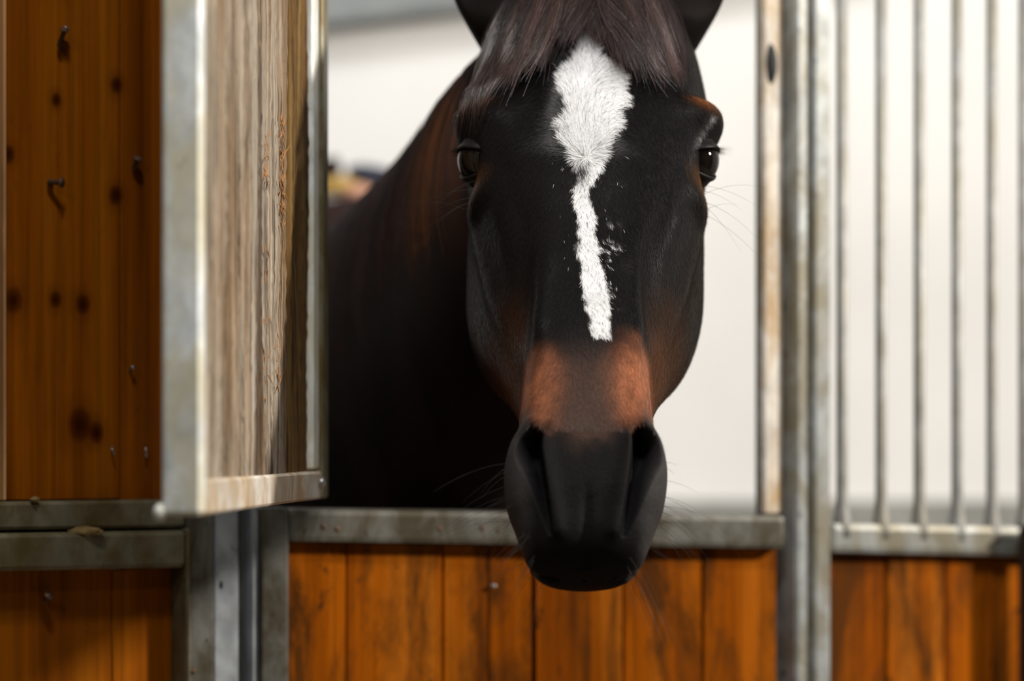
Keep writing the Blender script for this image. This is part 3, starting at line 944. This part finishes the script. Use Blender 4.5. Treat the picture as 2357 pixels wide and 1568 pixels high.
def set_pigment(me, col):
    a = me.attributes.new('pigment', 'FLOAT_COLOR', 'POINT')
    a.data.foreach_set('color', np.concatenate([col, np.ones((len(col), 1))], 1).astype(np.float32).ravel())


horse = root('horse', 'dark bay horse with a white blaze looking out over the low door', 'horse', (-0.36, 2.96, 0.0))
body_me = mesh_np('body', np.concatenate(allV), np.concatenate(allF))
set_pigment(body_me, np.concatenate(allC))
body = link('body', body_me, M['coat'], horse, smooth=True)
bm = bmesh.new(); bm.from_mesh(body_me); bmesh.ops.recalc_face_normals(bm, faces=bm.faces); bm.to_mesh(body_me); bm.free()
body_me.shade_smooth()

# ---- eyes
m, nt, bs = new_mat('eye_cornea'); nn = N(nt)
f = nn.noise(nn.coords((1, 1, 1)), 120, 3)
nn.lk(nn.ramp(f, [(0.3, (0.004, 0.003, 0.003)), (0.7, (0.010, 0.006, 0.004))]), bs.inputs['Base Color'])
bs.inputs['Roughness'].default_value = 0.04; bs.inputs['Specular IOR Level'].default_value = 0.3
M['eye'] = m
M['lid'] = plain('eyelid_skin', (0.007, 0.006, 0.006), 0.5, 0.14, 0.25, 300)
M['tear'] = plain('wet_lid_rim', (0.10, 0.08, 0.08), 0.12, 0.8, 0.2, 200)
ER = 0.0225
for sgn in (-1, 1):
    ec = h2w(np.array([sgn * 0.0895]), np.array([-0.019]), np.array([0.044]))[0]
    ey = blob('eyeball', ec, (ER, ER, ER), M['eye'], horse, seg=40)
    # lid shell: sphere cap sectors above and below the opening
    fw = np.array((sgn * 0.86, -0.50, -0.06)); fw /= np.linalg.norm(fw)
    sd = np.cross(fw, (0, 0, 1)); sd /= np.linalg.norm(sd); up_ = np.cross(sd, fw)
    for nm, lo, hi, tl in (('upper_eyelid', 24, 100, 1), ('lower_eyelid', -100, -36, -1)):
        V, Fc = [], []
        na, nb = 28, 16
        for a in range(na):
            az = math.radians(-82 + 164 * a / (na - 1))
            k = math.cos(az)
            for b in range(nb):
                e0 = lo * (0.25 + .75 * k) if tl > 0 else hi * (0.25 + .75 * k)
                e1 = hi if tl > 0 else lo
                el = math.radians(e0 + (e1 - e0) * b / (nb - 1))
                fold = 1 + 0.045 * math.exp(-((b - 1) / 1.5) ** 2) + 0.05 * math.exp(-((b - 7) / 2.0) ** 2) - .02 * math.exp(-((b - 4) / 1.2) ** 2)
                rr = ER * (1.03 * fold)
                dv = fw * math.cos(el) * math.cos(az) + sd * math.sin(az) * math.cos(el) + up_ * math.sin(el)
                V.append(ec + dv * rr)
        for a in range(na - 1):
            for b in range(nb - 1):
                Fc.append((a * nb + b, (a + 1) * nb + b, (a + 1) * nb + b + 1, a * nb + b + 1))
        o = link(nm, mesh_np(nm, V, Fc), M['lid'], horse, smooth=True)
        so = o.modifiers.new('thick', 'SOLIDIFY'); so.thickness = 0.0015; so.offset = 0
    # lashes
    sv, sf = [], []
    for _ in range(110):
        az = math.radians(random.uniform(-70, 70)); el = math.radians(26 * (0.25 + .75 * math.cos(az)))
        dv = fw * math.cos(el) * math.cos(az) + sd * math.sin(az) * math.cos(el) + up_ * math.sin(el)
        p = ec + dv * ER * 1.07
        dr_ = dv * 0.9 + fw * 0.5 - up_ * random.uniform(0.15, 0.45) + np.array([random.gauss(0, .12) for _ in range(3)])
        dr_ /= np.linalg.norm(dr_); L = random.uniform(0.008, 0.017)
        i0 = len(sv); w0 = 0.00018
        sv += [p - sd * w0, p + sd * w0, p + up_ * w0, p + dr_ * L * .55 - up_ * .0006, p + dr_ * L * .55 + sd * w0 - up_ * .0006, p + dr_ * L]
        sf += [(i0, i0 + 1, i0 + 4), (i0, i0 + 4, i0 + 3), (i0 + 3, i0 + 4, i0 + 5), (i0 + 2, i0, i0 + 3)]
    link('eyelashes', mesh_np('eyelashes', sv, sf), M['lid'], horse, kind='stuff')


# ------------------------------------------------------------------ hair: ribbons on real strands
def ribbons(P, Wd, col0, col1, width, name, parent, mat='hair', **props):
    """P (n,k,3) strand points, Wd (n,3) or (n,k,3) width direction, colours root/tip"""
    n, k, _ = P.shape
    if Wd.ndim == 2: Wd = np.repeat(Wd[:, None], k, 1)
    tp = np.linspace(1, 0.12, k) ** 0.7
    wv = Wd * (np.asarray(width).reshape(-1, 1, 1) * tp[None, :, None] * 0.5)
    V = np.stack([P - wv, P + wv], 2).reshape(-1, 3)
    base = (np.arange(n) * k * 2)[:, None] + (np.arange(k - 1) * 2)[None]
    Fc = np.stack([base, base + 1, base + 3, base + 2], -1).reshape(-1, 4)
    f = np.linspace(0, 1, k)[None, :, None]
    c = col0[:, None] * (1 - f) + col1[:, None] * f
    c = np.repeat(c[:, :, None], 2, 2).reshape(-1, 3)
    me = mesh_np(name, V, Fc)
    set_pigment(me, c)
    return link(name, me, M[mat], parent, smooth=True, **props)


def norm(v): return v / (np.linalg.norm(v, axis=-1, keepdims=True) + 1e-12)


# short coat over the face
tri = HF
c0 = HW[tri].mean(1); ln0 = HLf[tri].mean(1); nw = norm(HNW[tri].mean(1))
e1 = HW[tri[:, 1]] - HW[tri[:, 0]]; e2 = HW[tri[:, 3]] - HW[tri[:, 0]]
arean = np.linalg.norm(np.cross(e1, e2), axis=1)
facing = -(nw[:, 1] * 0.97 - nw[:, 2] * 0.1)
wt = arean * np.clip(facing + 0.25, 0, 1) * (ln0[:, 1] < 0.285) * (ln0[:, 1] > -0.21) * (NCAV.reshape(-1)[tri].mean(1) < 0.05)
wt *= 1 + 1.4 * np.exp(-(ln0[:, 0] / 0.04) ** 2)
dead = (np.abs(np.abs(ln0[:, 0]) - 0.105) < 0.03) & (np.abs(ln0[:, 1] + 0.018) < 0.024) & (ln0[:, 2] > 0.018)
wt *= ~dead
NH = 130000
pk = RNG.choice(len(tri), NH, p=wt / wt.sum())
a_, b_ = RNG.random((2, NH, 1))
root_w = HW[tri[pk, 0]] + e1[pk] * a_ + e2[pk] * b_
root_l = HLf[tri[pk, 0]] + (HLf[tri[pk, 1]] - HLf[tri[pk, 0]]) * a_ + (HLf[tri[pk, 3]] - HLf[tri[pk, 0]]) * b_
nr = nw[pk]
colr, wr_ = coat(root_l, root_w)
xl, sl = root_l[:, 0], root_l[:, 1]
sw = 0.026                     # whorl height on the forehead
xw = -0.007
dx = xl - xw
above = sstep(sw + 0.012, sw - 0.016, sl + 0.25 * np.abs(dx)) * np.exp(-(dx / 0.034) ** 2)
down = np.stack([np.clip(dx / 0.10, -0.7, 0.7), np.full(NH, 1.0), np.zeros(NH)], -1)
upf = np.stack([np.clip(dx / 0.026, -1.2, 1.2), np.full(NH, -1.0), np.zeros(NH)], -1)
flow_l = down * (1 - above)[:, None] + upf * above[:, None]
wob = np.stack([vnoise(root_w, 70, 21) - .5, vnoise(root_w, 70, 22) - .5, np.zeros(NH)], -1)
flow_l = flow_l + wob * 1.1 + RNG.normal(0, 0.16, (NH, 3))
flow = flow_l @ ROT
flow = norm(flow - nr * (flow * nr).sum(1, keepdims=True))
L = (0.0042 + 0.0045 * above + 0.002 * RNG.random(NH))[:, None]
lift = (0.14 + 0.22 * above + 0.06 * RNG.random(NH))[:, None]
p1 = root_w + flow * L * 0.5 + nr * L * lift * 0.55
p2 = root_w + flow * L + nr * L * lift * 0.75
P = np.stack([root_w - nr * 0.0004, p1, p2], 1)
Wd = norm(np.cross(flow, nr))
jit = (0.55 + 0.9 * RNG.random(NH))[:, None]
sal = (RNG.random(NH) < np.where(wr_ > .02, wr_ * 1.0, 0.0016 * (np.abs(xl) < 0.03) * (sl < .13)))[:, None]
cc = np.where(wr_[:, None] > 0.5, colr * (0.88 + 0.2 * RNG.random((NH, 1))), colr * jit)
cc = np.where(sal, np.array([[0.86, 0.86, 0.87]]), cc)
cc = np.where((wr_[:, None] > 0.3) & (RNG.random((NH, 1)) > 0.94), 0.05, cc)
ribbons(P, Wd, cc, cc, np.where(wr_ > .4, 0.00034, 0.00028), 'coat_hair', horse, kind='stuff')


# ---- forelock
def front_t(x, s):
    """depth of the face surface at (x, s)"""
    j = np.clip(np.searchsorted(srow, s), 1, NV - 1)
    c = NU // 2
    half_n = NU // 4 + 10
    out = np.empty(len(x))
    for q_ in range(len(x)):
        xs = HL[c - half_n:c + half_n, j[q_], 0]; ts = HL[c - half_n:c + half_n, j[q_], 2]
        o_ = np.argsort(xs)
        out[q_] = np.interp(x[q_], xs[o_], ts[o_])
    return out


ends = np.array([(1062, 245), (1085, 235), (1100, 262), (1120, 205), (1150, 195), (1185, 185), (1215, 175), (1240, 160), (1262, 128), (1290, 105), (1318, 84),
                 (1345, 70), (1368, 78), (1388, 96), (1408, 140), (1432, 158), (1460, 170), (1490, 182), (1525, 176), (1555, 190), (1578, 192)], float)
SP, SC0, SC1 = [], [], []
NCL, PER = 130, 62
for cl in range(NCL):
    ex = random.uniform(1058, 1582)
    ey = np.interp(ex, ends[:, 0], ends[:, 1]) * random.choice([1, 1, 0.95, 0.8, 0.6]) + random.gauss(0, 6)
    x_e = (ex - 1357) / 2700.0; s_e = (ey - 330) / 2750.0 / 0.829
    x_r = x_e * 0.36 + random.gauss(0, 0.008); s_r = random.uniform(-0.235, -0.205)
    sway = random.gauss(0, 0.010); lay = random.uniform(0.002, 0.012)
    tone = random.choice([(0.020, 0.0120, 0.0112), (0.032, 0.0195, 0.0185), (0.013, 0.0082, 0.0078), (0.075, 0.050, 0.048), (0.008, 0.0056, 0.0054), (0.034, 0.0145, 0.0100), (0.010, 0.0066, 0.0064)])
    K = 11
    f = np.linspace(0, 1, K)
    for st_ in range(PER):
        spread = RNG.normal(0, 1, 2)
        xr = x_r + spread[0] * 0.006; xe = x_e + spread[0] * 0.0018 + RNG.normal(0, .0015)
        se = s_e + RNG.normal(0, 0.010) - abs(RNG.normal(0, 0.008))
        ph = RNG.normal(0, .6)
        xs_ = xr + (xe - xr) * f ** 0.8 + sway * np.sin(f * np.pi) + 0.0016 * np.sin(f * 9 + cl + ph) * f
        ss_ = s_r + spread[1] * 0.006 + (se - s_r) * f
        SP.append((xs_, ss_, lay + 0.004 * spread[1] * 0.4 + 0.010 * np.sin(f * np.pi * 0.8) + 0.0015))
        j_ = 0.6 + 0.8 * RNG.random()
        SC0.append(np.array(tone) * j_); SC1.append(np.array(tone) * j_ * np.array([1.3, 1.1, 1.05]))
xs_ = np.array([p[0] for p in SP]); ss_ = np.array([p[1] for p in SP]); li_ = np.array([p[2] for p in SP])
tt_ = front_t(xs_.ravel(), ss_.ravel()).reshape(xs_.shape) - li_
P = h2w(xs_.ravel(), ss_.ravel(), tt_.ravel()).reshape(xs_.shape + (3,))
tg = norm(np.gradient(P, axis=1))
Wd = norm(np.cross(tg, np.array([0.0, -0.8, 0.6])) + RNG.normal(0, .25, (len(P), 1, 3)))
ribbons(P, Wd, np.array(SC0), np.array(SC1), 0.00042, 'forelock', horse, 'lock', kind='stuff')

# ---- mane hanging down the near side of the neck
SP, C0 = [], []
topi = 0
K = 12
f = np.linspace(0, 1, K)
for st_ in range(5200):
    qq = RNG.uniform(0.9, 5.6)
    fi = qq / (len(SPN) - 1) * (NR - 1); i_ = int(fi)
    drop = RNG.uniform(0.7, 1.75) * (0.7 if qq < 1.6 else 1)
    ang = -f * drop + RNG.normal(0, 0.05) + 0.10
    sgn_ = 1.0
    c_, u_, w_, r_ = Cq[i_], Uq[i_], Wq[i_], Rq[i_]
    if w_[0] > 0: w_ = -w_; 
    wd_ = 1 - 0.25 * crest[i_, 0] * np.clip(np.cos(ang), 0, 1) ** 1.5
    lft = 1.02 + 0.05 * RNG.random() + 0.03 * np.sin(f * 3)
    p = c_ + u_ * (r_[0] * np.cos(ang) * lft)[:, None] + w_ * (r_[1] * np.sin(-ang) * wd_ * lft)[:, None] + np.outer(f, Tq[i_]) * RNG.normal(0.0, 0.02)
    p[:, 2] -= f ** 2 * 0.03
    SP.append(p)
    h_ = np.array([(0.008, 0.0036, 0.0025), (0.014, 0.0055, 0.0032), (0.026, 0.009, 0.004), (0.006, 0.0036, 0.0034)][RNG.integers(4)]) * (0.6 + .8 * RNG.random())
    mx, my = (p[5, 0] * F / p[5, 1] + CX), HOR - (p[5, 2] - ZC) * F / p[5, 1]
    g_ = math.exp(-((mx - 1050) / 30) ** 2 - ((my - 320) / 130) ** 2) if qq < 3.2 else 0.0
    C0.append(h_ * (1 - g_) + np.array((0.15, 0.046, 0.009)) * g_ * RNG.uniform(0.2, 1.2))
P = np.array(SP)
tg = norm(np.gradient(P, axis=1))
Wd = norm(np.cross(tg, norm(P - P.mean(1, keepdims=True) + np.array([-0.3, -0.6, 0.2]))))
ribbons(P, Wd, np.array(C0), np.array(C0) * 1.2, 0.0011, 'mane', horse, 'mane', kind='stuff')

# ---- whiskers on lips, chin and below the eyes
SP = []
cand = np.where((HLf[:, 1] > 0.29) & (np.abs(HLf[:, 0]) > 0.03) & (HLf[:, 2] > 0.03) & (NCAV.reshape(-1) < 0.02))[0]
f = np.linspace(0, 1, 7)
for i_ in RNG.choice(cand, 85):
    n_ = HNW[i_]; dn = norm(n_ * 1.0 + np.array([0, -0.25, -0.35]) + RNG.normal(0, .25, 3))
    L = RNG.uniform(0.006, 0.018) if RNG.random() < .55 else RNG.uniform(0.025, 0.075)
    p = HW[i_] + np.outer(f * L, dn); p[:, 2] -= f ** 2 * L * 0.25
    SP.append(p)
cand = np.where((HLf[:, 1] > 0.285) & (HLf[:, 1] < 0.35) & (np.abs(HLf[:, 0]) > 0.05) & (HLf[:, 2] > 0.03) & (HLf[:, 2] < 0.07))[0]
for i_ in RNG.choice(cand, 22):
    sg = np.sign(HLf[i_, 0]); dn = norm(np.array([sg, -0.2, -0.3]) + RNG.normal(0, .2, 3)); L = RNG.uniform(0.022, 0.05)
    p = HW[i_] + np.outer(f * L, dn); p[:, 2] -= f ** 2 * L * 0.25
    SP.append(p)
for sgn in (-1, 1):
    cand = np.where((np.abs(HLf[:, 0] - sgn * .1) < .02) & (np.abs(HLf[:, 1] - 0.015) < .012) & (np.abs(HLf[:, 2] - .055) < .02))[0]
    for i_ in RNG.choice(cand, 7):
        dn = norm(HNW[i_] + np.array([0, -.2, -.4]) + RNG.normal(0, .25, 3)); L = RNG.uniform(0.03, 0.07)
        p = HW[i_] + np.outer(f * L, dn); p[:, 2] -= f ** 2 * L * 0.3
        SP.append(p)
P = np.array(SP); tg = norm(np.gradient(P, axis=1))
Wd = norm(np.cross(tg, np.array([0.05, -1, 0.1])))
cw = np.full((len(P), 3), 0.05)
ribbons(P, Wd, cw, cw, 0.00022, 'whiskers', horse, kind='stuff')

# ------------------------------------------------------------------ bundle behind the neck
bd = root('bundled_rug', 'blurred dark rolled rug with yellow and pink bands behind the horse\'s neck', 'rug', at(800, 470, 3.9))
M['rug'] = plain('blue_grey_cloth', (0.045, 0.05, 0.075), 0.9, 0.1, 0.3, 40)
M['rug_y'] = plain('yellow_band', (0.50, 0.33, 0.10), 0.9, 0.1, 0.2, 40)
M['rug_p'] = plain('pink_band', (0.62, 0.33, 0.24), 0.9, 0.1, 0.2, 40)
M['rug_b'] = plain('dark_cloth', (0.03, 0.016, 0.015), 0.9, 0.1, 0.3, 40)
dd = 3.9
tube('roll', [at(800, 400, dd), at(830, 402, dd), at(870, 408, dd), at(930, 420, dd)], [0.012, 0.018, 0.018, 0.013], M['rug'], bd, 18)
tube('dark_knot', [at(735, 400, dd), at(758, 392, dd), at(772, 388, dd), at(782, 398, dd)], [0.012, 0.02, 0.02, 0.006], M['rug_b'], bd, 14)
tube('yellow_band', [at(700, 425, dd), at(760, 430, dd), at(800, 426, dd), at(850, 440, dd)], [0.014, 0.017, 0.016, 0.010], M['rug_y'], bd, 14)
tube('pink_band', [at(790, 446, dd - .02), at(815, 444, dd - .02), at(845, 446, dd - .02), at(862, 450, dd - .02)], [0.006, 0.013, 0.013, 0.005], M['rug_p'], bd, 14)
tube('hanging_cloth', [at(770, 465, dd), at(780, 520, dd), at(790, 640, dd), at(790, 800, dd)], [0.05, 0.075, 0.08, 0.07], M['rug_b'], bd, 18)
tube('wall_peg', [at(790, 440, dd), at(790, 440, YW)], 0.008, M['bar'], bd, 10)
